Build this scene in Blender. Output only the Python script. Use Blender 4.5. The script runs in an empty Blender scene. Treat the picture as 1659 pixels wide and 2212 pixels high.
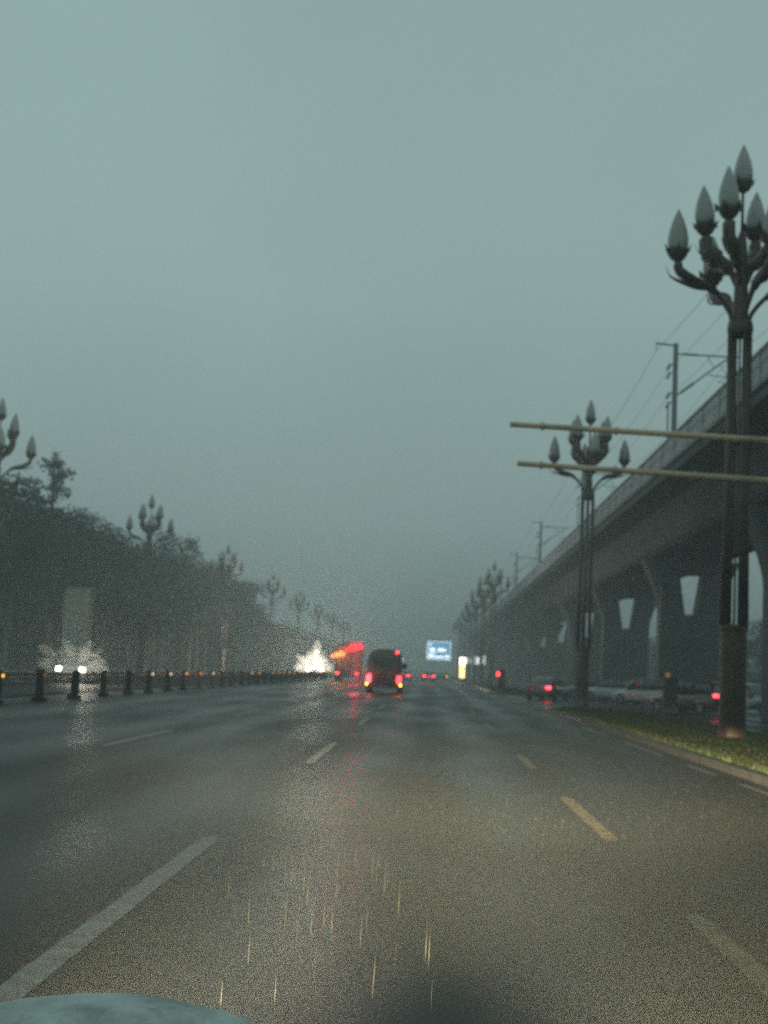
import bpy, bmesh, math, random
from mathutils import Vector, Matrix, noise
random.seed(11)
sc = bpy.context.scene
COL = sc.collection
PI = math.pi

# ------------------------------------------------------------------ camera
F, CX, CY = 3000.0, 829.5, 1106.0          # focal length and centre in 1659 x 2212 picture units
VPX, VPY, ROLL, EYE = 925.0, 1450.0, math.radians(2.6), 1.45
Yc = Vector((VPX - CX, -(VPY - CY), -F)).normalized()
Zc = Vector((math.sin(ROLL), math.cos(ROLL), 0)); Zc = (Zc - Yc * Zc.dot(Yc)).normalized()
Xc = Yc.cross(Zc)
M = Matrix((Xc, Yc, Zc)).to_4x4(); M.translation = (0, 0, EYE)
cam_data = bpy.data.cameras.new('camera'); cam = bpy.data.objects.new('camera', cam_data)
COL.objects.link(cam); cam.matrix_world = M; sc.camera = cam
cam_data.sensor_fit = 'VERTICAL'; cam_data.sensor_height = 36.0; cam_data.lens = 36.0 * F / 2212.0
cam_data.clip_start = 0.1; cam_data.clip_end = 6000
cam_data.dof.use_dof = True; cam_data.dof.focus_distance = 2.6
cam_data.dof.aperture_fstop = cam_data.lens / 7.0     # 7 mm opening of a phone lens
sc.render.resolution_x, sc.render.resolution_y = 768, 1024

# ------------------------------------------------------------------ world: storm overcast at dusk
world = bpy.data.worlds.new('World'); sc.world = world; world.use_nodes = True
nt = world.node_tree; nt.nodes.clear()
N, L = nt.nodes.new, nt.links.new
out = N('ShaderNodeOutputWorld'); bg = N('ShaderNodeBackground'); L(bg.outputs[0], out.inputs[0])
sky = N('ShaderNodeTexSky'); sky.sky_type = 'NISHITA'; sky.sun_disc = False
sky.sun_elevation = math.radians(34); sky.sun_rotation = math.radians(150)
sky.air_density = 2; sky.dust_density = 6
tc = N('ShaderNodeTexCoord'); sx = N('ShaderNodeSeparateXYZ'); L(tc.outputs['Generated'], sx.inputs[0])
ramp = N('ShaderNodeValToRGB'); L(sx.outputs['Z'], ramp.inputs[0])
ramp.color_ramp.elements[0].position = 0.0; ramp.color_ramp.elements[0].color = (0.150, 0.205, 0.212, 1)
ramp.color_ramp.elements[1].position = 0.9; ramp.color_ramp.elements[1].color = (0.222, 0.330, 0.318, 1)
e = ramp.color_ramp.elements.new(0.26); e.color = (0.292, 0.425, 0.412, 1)
e = ramp.color_ramp.elements.new(0.10); e.color = (0.250, 0.360, 0.355, 1)
nz = N('ShaderNodeTexNoise'); nz.inputs['Scale'].default_value = 2.2; nz.inputs['Detail'].default_value = 4
L(tc.outputs['Generated'], nz.inputs['Vector'])
mr = N('ShaderNodeMapRange'); mr.inputs[1].default_value = .3; mr.inputs[2].default_value = .7
mr.inputs[3].default_value = .92; mr.inputs[4].default_value = 1.07; L(nz.outputs['Fac'], mr.inputs[0])
mul = N('ShaderNodeVectorMath'); mul.operation = 'SCALE'; L(ramp.outputs[0], mul.inputs[0]); L(mr.outputs[0], mul.inputs['Scale'])
sks = N('ShaderNodeVectorMath'); sks.operation = 'SCALE'; L(sky.outputs[0], sks.inputs[0]); sks.inputs['Scale'].default_value = 0.004
add = N('ShaderNodeVectorMath'); add.operation = 'ADD'; L(mul.outputs[0], add.inputs[0]); L(sks.outputs[0], add.inputs[1])
L(add.outputs[0], bg.inputs[0]); bg.inputs[1].default_value = 1.0

sun = bpy.data.lights.new('sun', 'SUN'); sun.energy = 0.08; sun.angle = math.radians(60); sun.color = (1, .96, .9)
so = bpy.data.objects.new('sun', sun); COL.objects.link(so)
so.rotation_euler = (math.radians(56), 0, math.radians(-150))
sc.view_settings.view_transform = 'Standard'; sc.view_settings.look = 'None'
sc.view_settings.exposure = 0.0; sc.view_settings.gamma = 1.0; sc.view_settings.use_curve_mapping = False
sc.cycles.use_denoising = False      # the photograph is grainy
sc.cycles.volume_bounces = 1; sc.cycles.max_bounces = 6
sc.cycles.sample_clamp_indirect = 0.5; sc.cycles.sample_clamp_direct = 5.0
HAZE = 0.0028

# ------------------------------------------------------------------ materials
def mat(name, color, rough=0.6, metal=0.0, var=0.12, scale=3.0, bump=0.0, bscale=20.0, emis=None, estr=0.0, coat=0.0, spec=0.5, color2=None, trans=0.0, alpha=None):
    m = bpy.data.materials.new(name); m.use_nodes = True
    t = m.node_tree; b = t.nodes['Principled BSDF']
    n = t.nodes.new('ShaderNodeTexNoise'); n.inputs['Scale'].default_value = scale; n.inputs['Detail'].default_value = 5
    c = t.nodes.new('ShaderNodeTexCoord'); t.links.new(c.outputs['Object'], n.inputs['Vector'])
    r = t.nodes.new('ShaderNodeValToRGB'); t.links.new(n.outputs['Fac'], r.inputs[0])
    lo = [max(0, x * (1 - var)) for x in color]; hi = list(color2) if color2 else [min(1, x * (1 + var)) for x in color]
    r.color_ramp.elements[0].position = .3; r.color_ramp.elements[0].color = (*lo, 1)
    r.color_ramp.elements[1].position = .7; r.color_ramp.elements[1].color = (*hi, 1)
    t.links.new(r.outputs[0], b.inputs['Base Color'])
    b.inputs['Roughness'].default_value = rough; b.inputs['Metallic'].default_value = metal
    b.inputs['Coat Weight'].default_value = coat; b.inputs['Specular IOR Level'].default_value = spec
    b.inputs['Transmission Weight'].default_value = trans
    if bump:
        n2 = t.nodes.new('ShaderNodeTexNoise'); n2.inputs['Scale'].default_value = bscale; n2.inputs['Detail'].default_value = 4
        t.links.new(c.outputs['Object'], n2.inputs['Vector'])
        bp = t.nodes.new('ShaderNodeBump'); bp.inputs['Strength'].default_value = bump; bp.inputs['Distance'].default_value = .05
        t.links.new(n2.outputs['Fac'], bp.inputs['Height']); t.links.new(bp.outputs[0], b.inputs['Normal'])
    if emis:
        b.inputs['Emission Color'].default_value = (*emis, 1); b.inputs['Emission Strength'].default_value = estr
    return m

def wet_road(name, c1, c2, r0, r1):
    m = bpy.data.materials.new(name); m.use_nodes = True
    t = m.node_tree; b = t.nodes['Principled BSDF']; N = t.nodes.new; L = t.links.new
    c = N('ShaderNodeTexCoord')
    mp = N('ShaderNodeMapping'); mp.inputs['Scale'].default_value = (0.55, 0.10, 1); L(c.outputs['Object'], mp.inputs[0])
    n = N('ShaderNodeTexNoise'); n.inputs['Scale'].default_value = 1.0; n.inputs['Detail'].default_value = 6; L(mp.outputs[0], n.inputs['Vector'])
    g = N('ShaderNodeTexNoise'); g.inputs['Scale'].default_value = 70; g.inputs['Detail'].default_value = 3; L(c.outputs['Object'], g.inputs['Vector'])
    r = N('ShaderNodeValToRGB'); L(n.outputs['Fac'], r.inputs[0])
    r.color_ramp.elements[0].position = .32; r.color_ramp.elements[0].color = (*c1, 1)
    r.color_ramp.elements[1].position = .68; r.color_ramp.elements[1].color = (*c2, 1)
    gm = N('ShaderNodeMapRange'); gm.inputs[1].default_value = .3; gm.inputs[2].default_value = .7; gm.inputs[3].default_value = .6; gm.inputs[4].default_value = 1.5
    L(g.outputs['Fac'], gm.inputs[0])
    mx = N('ShaderNodeVectorMath'); mx.operation = 'SCALE'; L(r.outputs[0], mx.inputs[0]); L(gm.outputs[0], mx.inputs['Scale'])
    L(mx.outputs[0], b.inputs['Base Color'])
    sp = N('ShaderNodeSeparateXYZ'); L(c.outputs['Object'], sp.inputs[0])
    tk = N('ShaderNodeMath'); tk.operation = 'MULTIPLY'; tk.inputs[1].default_value = 2 * PI / 1.72; L(sp.outputs['X'], tk.inputs[0])
    ts = N('ShaderNodeMath'); ts.operation = 'COSINE'; L(tk.outputs[0], ts.inputs[0])
    rr = N('ShaderNodeMapRange'); rr.inputs[1].default_value = .35; rr.inputs[2].default_value = .65; rr.inputs[3].default_value = r0; rr.inputs[4].default_value = r1
    ta = N('ShaderNodeMath'); ta.operation = 'MULTIPLY_ADD'; ta.inputs[1].default_value = .055; L(ts.outputs[0], ta.inputs[0]); L(rr.outputs[0], ta.inputs[2])
    L(n.outputs['Fac'], rr.inputs[0]); L(ta.outputs[0], b.inputs['Roughness'])
    b.inputs['IOR'].default_value = 1.24
    # rings of rain hitting the film of water
    v = N('ShaderNodeTexVoronoi'); v.inputs['Scale'].default_value = 6.0; L(c.outputs['Object'], v.inputs['Vector'])
    s = N('ShaderNodeMath'); s.operation = 'MULTIPLY'; s.inputs[1].default_value = 60; L(v.outputs['Distance'], s.inputs[0])
    si = N('ShaderNodeMath'); si.operation = 'SINE'; L(s.outputs[0], si.inputs[0])
    a = N('ShaderNodeMath'); a.operation = 'MULTIPLY_ADD'; a.inputs[1].default_value = .12; L(si.outputs[0], a.inputs[0]); L(g.outputs['Fac'], a.inputs[2])
    bp = N('ShaderNodeBump'); bp.inputs['Strength'].default_value = .30; bp.inputs['Distance'].default_value = .010
    L(a.outputs[0], bp.inputs['Height']); L(bp.outputs[0], b.inputs['Normal'])
    return m

def emit(name, color, strength):
    m = bpy.data.materials.new(name); m.use_nodes = True; t = m.node_tree; b = t.nodes['Principled BSDF']
    b.inputs['Base Color'].default_value = (*[x * .5 for x in color], 1); b.inputs['Roughness'].default_value = .3
    b.inputs['Emission Color'].default_value = (*color, 1)
    # the filament side of the lens is a little brighter than its rim
    n = t.nodes.new('ShaderNodeTexNoise'); n.inputs['Scale'].default_value = 9
    c = t.nodes.new('ShaderNodeTexCoord'); t.links.new(c.outputs['Object'], n.inputs['Vector'])
    r = t.nodes.new('ShaderNodeMapRange'); r.inputs[3].default_value = strength * .6; r.inputs[4].default_value = strength * 1.4
    t.links.new(n.outputs['Fac'], r.inputs[0]); t.links.new(r.outputs[0], b.inputs['Emission Strength'])
    return m

MT = dict(
    road=wet_road('wet_asphalt', (.012, .0145, .0145), (.026, .029, .028), .30, .55),
    side=wet_road('wet_service_asphalt', (.020, .023, .023), (.040, .042, .041), .25, .5),
    ground=mat('bare_ground', (.045, .050, .034), .9, var=.4, scale=.4, bump=.4, bscale=6),
    verge=mat('verge_soil', (.040, .050, .018), .9, var=.35, scale=.8, bump=.5, bscale=9),
    grass=mat('grass_blades', (.028, .046, .014), .7, var=.35, scale=.7, color2=(.046, .062, .018)),
    kerb=mat('kerb_stone', (.05, .05, .047), .55, var=.25, scale=2, bump=.3),
    white=mat('worn_white_paint', (.075, .078, .068), .45, var=.45, scale=7, bump=.2, bscale=40, color2=(.18, .18, .155)),
    yellow=mat('worn_yellow_paint', (.035, .030, .017), .5, var=.45, scale=7, bump=.2, bscale=40, color2=(.16, .125, .045)),
    concrete=mat('shaded_viaduct_concrete', (.026, .029, .029), .75, var=.5, scale=.5, bump=.25, bscale=4),  # girder shade is put into this very dark tone
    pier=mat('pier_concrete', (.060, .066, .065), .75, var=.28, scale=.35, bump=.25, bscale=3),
    panel=mat('noise_panel', (.34, .35, .345), .6, var=.2, scale=1.3, bump=.15),
    lampmetal=mat('bronze_lamp_metal', (.085, .066, .048), .42, .35, var=.3, scale=2),
    basemetal=mat('headlit_lamp_base', (.075, .046, .030), .5, .2, var=.35, scale=1.4, bump=.2),  # headlight reflection put into the brown base colour
    bud=mat('frosted_bud_glass', (.34, .36, .34), .35, var=.2, scale=2.5, coat=.3),
    steel=mat('galvanised_steel', (.16, .18, .18), .45, .6, var=.25, scale=2),
    teal=mat('teal_mast_paint', (.05, .085, .085), .45, .2, var=.3, scale=2),
    wire=mat('wire', (.06, .07, .07), .5, .6),
    insul=mat('insulator', (.03, .05, .045), .3, coat=.4),
    tan=mat('tan_tube_paint', (.60, .48, .32), .5, .0, var=.3, scale=1.6),
    fence=mat('dark_fence_paint', (.020, .022, .022), .5, .2, var=.3),
    amber=mat('amber_reflector', (.75, .30, .04), .25, emis=(1, .42, .06), estr=2.2),  # on reflectors, glow replaces light thrown back from headlights
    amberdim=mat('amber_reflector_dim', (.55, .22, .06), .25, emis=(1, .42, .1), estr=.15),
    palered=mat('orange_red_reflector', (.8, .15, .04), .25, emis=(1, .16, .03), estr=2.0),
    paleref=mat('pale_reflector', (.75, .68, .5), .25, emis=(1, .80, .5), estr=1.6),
    bark=mat('bark', (.075, .062, .048), .9, var=.35, scale=3, bump=.6),
    bark2=mat('pale_bark', (.15, .145, .125), .85, var=.3, scale=2, bump=.5),
    leaf=mat('foliage', (.016, .034, .020), .6, var=.45, scale=.5, color2=(.028, .052, .028)),
    leaf2=mat('foliage_olive', (.022, .034, .018), .6, var=.45, scale=.5, color2=(.038, .052, .026)),
    leaf3=mat('foliage_blue_green', (.014, .030, .023), .6, var=.4, scale=.5, color2=(.024, .046, .033)),
    carwhite=mat('white_car_paint', (.42, .44, .44), .3, var=.1, coat=1),
    carsilver=mat('silver_car_paint', (.36, .38, .38), .3, .5, var=.08, coat=1),
    cardark=mat('dark_car_paint', (.035, .035, .036), .25, var=.2, coat=1),
    carbrown=mat('maroon_car_paint', (.10, .045, .035), .25, var=.2, coat=1),
    carolive=mat('olive_minibus_paint', (.028, .034, .022), .45, var=.2, coat=1),
    cargrey=mat('grey_car_paint', (.12, .13, .13), .3, .3, var=.1, coat=1),
    tarp=mat('grey_tarpaulin', (.04, .043, .045), .6, var=.3, scale=1.5, bump=.3, bscale=5),
    glass=mat('car_glass', (.018, .022, .024), .06, var=.1, coat=1),
    rubber=mat('rubber', (.018, .018, .018), .8),
    rim=mat('alloy_rim', (.14, .145, .145), .4, .5),
    plastic=mat('black_plastic', (.022, .022, .023), .5),
    plate=mat('plate', (.05, .12, .40), .4),
    lampoff=mat('tail_lens_off', (.25, .015, .012), .2, coat=1),
    headoff=mat('head_lens_off', (.5, .52, .52), .12, coat=1),
    red=emit('brake_light', (1, .035, .05), 24), redsoft=emit('tail_light', (1, .04, .05), 7),
    redfar=emit('tail_light_far', (1, .03, .05), 12),
    orange=emit('indicator_light', (1, .42, .05), 16), orange2=emit('warm_lamp', (1, .50, .16), 60),
    head=emit('headlight_lens', (1, .90, .70), 200), headfar=emit('headlight_lens_far', (1, .90, .78), 340),
    dimhead=emit('dim_headlight', (1, .93, .75), 5),
    redblur=emit('red_blur_face', (1, .035, .06), 1.1), orangeblur=emit('orange_blur_face', (1, .33, .10), 1.6),  # glowing faces standing in for refracted lamp blurs
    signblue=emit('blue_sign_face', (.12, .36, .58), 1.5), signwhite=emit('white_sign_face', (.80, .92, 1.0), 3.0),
    lightbox=emit('yellow_lightbox', (1, .72, .28), 4), lightboxtop=emit('white_lightbox', (1, .92, .75), 14),
    whitebox=emit('white_shop_light', (.80, .90, .92), 2.2),
    board=mat('grey_board', (.45, .44, .38), .7, var=.25, scale=1.2, bump=.2),
    boardlow=mat('grey_board_low', (.30, .32, .30), .7, var=.25, scale=1.2, bump=.2),
    frame=mat('board_frame', (.07, .075, .075), .5, .3),
    cabinet=mat('cabinet_paint', (.06, .05, .042), .6, var=.3, scale=2),
    bonnet=mat('wet_pale_bonnet', (.42, .48, .47), .7, var=.38, scale=11, bump=.7, bscale=24, spec=.2),
    ballast=mat('ballast', (.12, .115, .105), .9, bump=.6, bscale=10), rail=mat('rail_steel', (.12, .09, .07), .4, .8),
)
def thin(m, a): m.node_tree.nodes['Principled BSDF'].inputs['Alpha'].default_value = a
rain_m = mat('rain_water', (.035, .035, .03), .3, var=.05, spec=.3)
splash_m = mat('splash_water', (.06, .06, .055), .5, var=.05, spec=.1)
thin(rain_m, .065); thin(splash_m, .10)

# ------------------------------------------------------------------ helpers
def obj(name, bm, m, parent=None, loc=None, smooth=False):
    me = bpy.data.meshes.new(name)
    if isinstance(bm, bmesh.types.BMesh):
        bmesh.ops.recalc_face_normals(bm, faces=bm.faces); bm.to_mesh(me); bm.free()
    else: me.from_pydata(bm[0], [], bm[1]); me.update()
    me.materials.append(m)
    if smooth: me.polygons.foreach_set('use_smooth', [True] * len(me.polygons))
    o = bpy.data.objects.new(name, me); COL.objects.link(o)
    if parent: o.parent = parent
    if loc: o.location = loc
    return o
def reuse(name, me, parent, loc=(0, 0, 0), rot=(0, 0, 0), m=None):
    o = bpy.data.objects.new(name, me); COL.objects.link(o); o.parent = parent; o.location = loc; o.rotation_euler = rot
    return o
def tag(o, label=None, cat=None, group=None, kind=None):
    if label: o['label'] = label
    if cat: o['category'] = cat
    if group: o['group'] = group
    if kind: o['kind'] = kind
    return o
def thing(name, label, cat, loc=(0, 0, 0), rz=0, group=None):
    o = bpy.data.objects.new(name, None); COL.objects.link(o); o.location = loc; o.rotation_euler = (0, 0, rz)
    o.empty_display_size = .3
    return tag(o, label, cat, group)
def struct(name, bm, m): return tag(obj(name, bm, m), kind='structure')
def dup(root, loc, rz=0, label=None, group=None, scale=None):
    r = root.copy(); COL.objects.link(r); r.location = loc; r.rotation_euler = (0, 0, rz)
    if scale: r.scale = (scale,) * 3 if not isinstance(scale, tuple) else scale
    if label: r['label'] = label
    if group: r['group'] = group
    for ch in list(root.children):
        c = ch.copy(); COL.objects.link(c); c.parent = r
        for g in list(ch.children):
            d = g.copy(); COL.objects.link(d); d.parent = c
    return r
def box(bm, x0, x1, y0, y1, z0, z1, bev=0):
    r = bmesh.ops.create_cube(bm, size=1)
    vs = r['verts']
    for v in vs: v.co = Vector(((x0 + x1) / 2 + v.co.x * (x1 - x0), (y0 + y1) / 2 + v.co.y * (y1 - y0), (z0 + z1) / 2 + v.co.z * (z1 - z0)))
    if bev:
        es = list({e for v in vs for e in v.link_edges})
        bmesh.ops.bevel(bm, geom=es, offset=bev, segments=2, affect='EDGES')
def bx(*a, **k):
    bm = bmesh.new(); box(bm, *a, **k); return bm
def tube(bm, pts, rad, seg=8, flat=1.0, cap=True):
    pts = [Vector(p) for p in pts]; n = len(pts)
    if not hasattr(rad, '__len__'): rad = [rad] * n
    rings = []; ref = None
    for i, p in enumerate(pts):
        d = (pts[min(i + 1, n - 1)] - pts[max(i - 1, 0)]).normalized()
        a = Vector((0, 0, 1)) if abs(d.z) < .9 else Vector((1, 0, 0))
        if ref is not None: a = ref
        s = d.cross(a).normalized(); u = s.cross(d).normalized(); ref = u
        rings.append([bm.verts.new(p + (s * math.cos(t) + u * math.sin(t) * flat) * rad[i]) for t in [2 * PI * k / seg for k in range(seg)]])
    for i in range(n - 1):
        for k in range(seg): bm.faces.new((rings[i][k], rings[i][(k + 1) % seg], rings[i + 1][(k + 1) % seg], rings[i + 1][k]))
    if cap: bm.faces.new(rings[0][::-1]); bm.faces.new(rings[-1])
def lathe(bm, prof, seg=14, c=(0, 0, 0)):
    rings = [[bm.verts.new((c[0] + r * math.cos(2 * PI * k / seg), c[1] + r * math.sin(2 * PI * k / seg), c[2] + z)) for k in range(seg)] for r, z in prof]
    for i in range(len(rings) - 1):
        for k in range(seg): bm.faces.new((rings[i][k], rings[i][(k + 1) % seg], rings[i + 1][(k + 1) % seg], rings[i + 1][k]))
    bm.faces.new(rings[0][::-1]); bm.faces.new(rings[-1])
def prism(poly, y0, y1):       # poly in (x, z), extruded along y
    bm = bmesh.new(); a = [bm.verts.new((x, y0, z)) for x, z in poly]; b = [bm.verts.new((x, y1, z)) for x, z in poly]; n = len(poly)
    bm.faces.new(a); bm.faces.new(b[::-1])
    for i in range(n): bm.faces.new((a[i], b[i], b[(i + 1) % n], a[(i + 1) % n]))
    return bm
def sheet(x0, x1, y0, y1, z):
    bm = bmesh.new(); bm.faces.new([bm.verts.new(p) for p in ((x0, y0, z), (x1, y0, z), (x1, y1, z), (x0, y1, z))]); return bm
ORD = ['nearest', 'second', 'third', 'fourth', 'fifth', 'sixth', 'seventh', 'eighth', 'ninth', 'tenth', 'eleventh', 'twelfth', 'thirteenth', 'fourteenth', 'fifteenth', 'sixteenth', 'seventeenth', 'eighteenth', 'nineteenth', 'twentieth']

# ------------------------------------------------------------------ ground, roads, verges
YN, YF = -40, 1500
struct('ground', sheet(-700, 700, -60, 1560, -.008), MT['ground'])
struct('road', sheet(-11.9, 5.1, YN, YF, 0.0), MT['road'])
struct('opposite_road', sheet(-22.6, -11.9, YN, YF, 0.0), MT['road'])
struct('service_road', sheet(5.1, 24, YN, YF, -.004), MT['side'])
def verge(x0, x1, y0, y1, nose0=True, nose1=True):
    """raised grass bed with a kerb round it, rounded ends"""
    w = (x1 - x0) / 2; cx = (x0 + x1) / 2; pts = []
    def arc(yc, a0, a1, r=w): return [(cx + r * math.cos(a), yc + r * 1.5 * math.sin(a)) for a in [a0 + (a1 - a0) * k / 12 for k in range(13)]]
    pts += arc(y0 + w * 1.5, PI, 2 * PI) if nose0 else [(x0, y0), (x1, y0)]
    pts += arc(y1 - w * 1.5, 0, PI) if nose1 else [(x1, y1), (x0, y1)]
    n = len(pts); bm = bmesh.new()
    inn = []
    for i in range(n):
        p = Vector(pts[i]); a = Vector(pts[i - 1]); b = Vector(pts[(i + 1) % n]); t = (b - a).normalized(); nn = Vector((-t.y, t.x))
        inn.append(p + nn * .14)
    lo = [bm.verts.new((p[0], p[1], -.02)) for p in pts]; hi = [bm.verts.new((p[0], p[1], .14)) for p in pts]
    ih = [bm.verts.new((p.x, p.y, .14)) for p in inn]; il = [bm.verts.new((p.x, p.y, .02)) for p in inn]
    for A, B in ((lo, hi), (hi, ih), (ih, il)):
        for i in range(n): bm.faces.new((A[i], A[(i + 1) % n], B[(i + 1) % n], B[i]))
    k = struct('kerb', bm, MT['kerb'])
    bm = bmesh.new(); bm.faces.new([bm.verts.new((p.x, p.y, .11)) for p in inn])
    s = struct('verge_soil', bm, MT['verge'])
verge(5.1, 9.4, -30, 62, False, True); verge(5.1, 9.4, 104, 1400, True, False)
verge(-27.5, -22.6, -30, 1400, False, False)
# grass blades: nobody could count them
def grass(name, label, x0, x1, y0, y1, n, h):
    v, f = [], []; rr = random.Random(4)
    for i in range(n):
        u = rr.random() ** 1.5; y = y0 + (y1 - y0) * u; x = rr.uniform(x0, x1)
        if y > 58 and abs(x - 7.25) > 1.4: continue
        s = (1 + u * 2.2); a = rr.random() * PI; w = .012 * s * 1.4; hh = h * rr.uniform(.5, 1.3); lx, ly = rr.gauss(0, .06), rr.gauss(0, .06)
        cx, cy = math.cos(a) * w, math.sin(a) * w; k = len(v)
        v += [(x - cx, y - cy, .105), (x + cx, y + cy, .105), (x + lx, y + ly, .105 + hh)]; f.append((k, k + 1, k + 2))
    return tag(obj(name, (v, f), MT['grass']), label, 'grass', kind='stuff')
grass('grass', 'short wet olive grass on the near verge', 5.3, 9.2, 12, 61, 60000, .12)
grass('grass', 'short wet grass on the far verge beyond the side opening', 5.4, 9.1, 108, 190, 14000, .16)

# painted markings
def marks(x, segs, w, m, name='lane_marking'):
    rr = random.Random(int(abs(x) * 100))
    for a, b in segs:
        n = max(4, int((b - a) * 4)); bm = bmesh.new(); L_, R_ = [], []
        for i in range(n + 1):
            y = a + (b - a) * i / n; j = lambda: rr.uniform(-.005, .005)
            e_ = .5 if i in (0, n) else 1
            L_.append(bm.verts.new((x - w / 2 * e_ + j(), y, .004))); R_.append(bm.verts.new((x + w / 2 * e_ + j(), y, .004)))
        for i in range(n): bm.faces.new((L_[i], R_[i], R_[i + 1], L_[i + 1]))
        struct(name, bm, m)
marks(-1.72, [(5.2, 11.7)] + [(20.9 + 15 * k, 26.8 + 15 * k) for k in range(4)], .15, MT['white'])
marks(1.74, [(2.5, 9.1), (12.9, 17.4), (22.3, 26.0)] + [(36 + 15 * k, 41.5 + 15 * k) for k in range(3)], .15, MT['yellow'])
marks(4.74, [(19.0, 21.4), (23.1, 25.5), (28.2, 33.6), (37, 43), (47, 56), (62, 70)] + [(108 + 12 * k, 116 + 12 * k) for k in range(10)], .14, MT['white'], 'edge_marking')
marks(-5.17, [(22.5 + 15 * k, 28.5 + 15 * k) for k in range(3)], .14, MT['white'])
marks(-8.6, [(33.5 + 15 * k, 39.5 + 15 * k) for k in range(2)], .14, MT['white'])
marks(-17.3, [(40 + 15 * k, 46 + 15 * k) for k in range(12)], .14, MT['white'])

# ------------------------------------------------------------------ median fence
fence = thing('median_fence', 'dark low median fence with small amber markers on its posts, left of the carriageway', 'fence', (-11.55, 0, 0))
FS = 4.1; FH = .86
pb = bmesh.new(); box(pb, -.10, .10, -.10, .10, .12, FH + .03, .015); box(pb, -.09, .09, -.09, .09, FH + .031, FH + .06)
box(pb, -.2, .2, -.22, .22, 0, .12, .03)
post0 = obj('post', pb, MT['fence'], fence, (0, 25, 0))
nb = bmesh.new(); box(nb, -.025, .025, .08, FS - .08, FH - .09, FH - .03); box(nb, -.025, .025, .08, FS - .08, .15, .21); box(nb, -.02, .02, .08, FS - .08, .50, .54)
for k in range(17): y = .2 + k * (FS - .4) / 16; box(nb, -.012, .012, y - .012, y + .012, .212, FH - .092)
pan0 = obj('fence_panel', nb, MT['fence'], fence, (0, 25, 0))
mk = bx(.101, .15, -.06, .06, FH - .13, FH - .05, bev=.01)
mark0 = obj('glowing_reflector', mk, MT['amberdim'], fence, (0, 25, 0))  # post reflector, its returned light put in as emission
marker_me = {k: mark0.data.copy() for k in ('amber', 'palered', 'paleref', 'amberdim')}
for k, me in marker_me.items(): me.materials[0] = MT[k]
low_me = bpy.data.meshes.new('low_marker'); b_ = bx(.071, .085, -.05, .05, .25, .33); b_.to_mesh(low_me); b_.free(); low_me.materials.append(MT['lampoff'])
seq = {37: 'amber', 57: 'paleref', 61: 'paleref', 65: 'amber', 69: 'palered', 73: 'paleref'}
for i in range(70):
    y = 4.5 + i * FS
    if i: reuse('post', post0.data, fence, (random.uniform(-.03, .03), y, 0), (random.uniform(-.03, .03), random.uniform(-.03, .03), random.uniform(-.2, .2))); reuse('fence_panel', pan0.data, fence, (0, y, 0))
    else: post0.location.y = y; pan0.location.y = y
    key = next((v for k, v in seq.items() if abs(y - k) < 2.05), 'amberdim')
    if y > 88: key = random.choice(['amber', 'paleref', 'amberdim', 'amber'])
    if i and (key != 'amberdim' or random.random() < .6): reuse('glowing_reflector', marker_me[key], fence, (0, y, 0))
    elif i: pass
    else: mark0.location.y = y
    if i % 2 == 0: reuse('reflector', low_me, fence, (0, y, 0))

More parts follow.
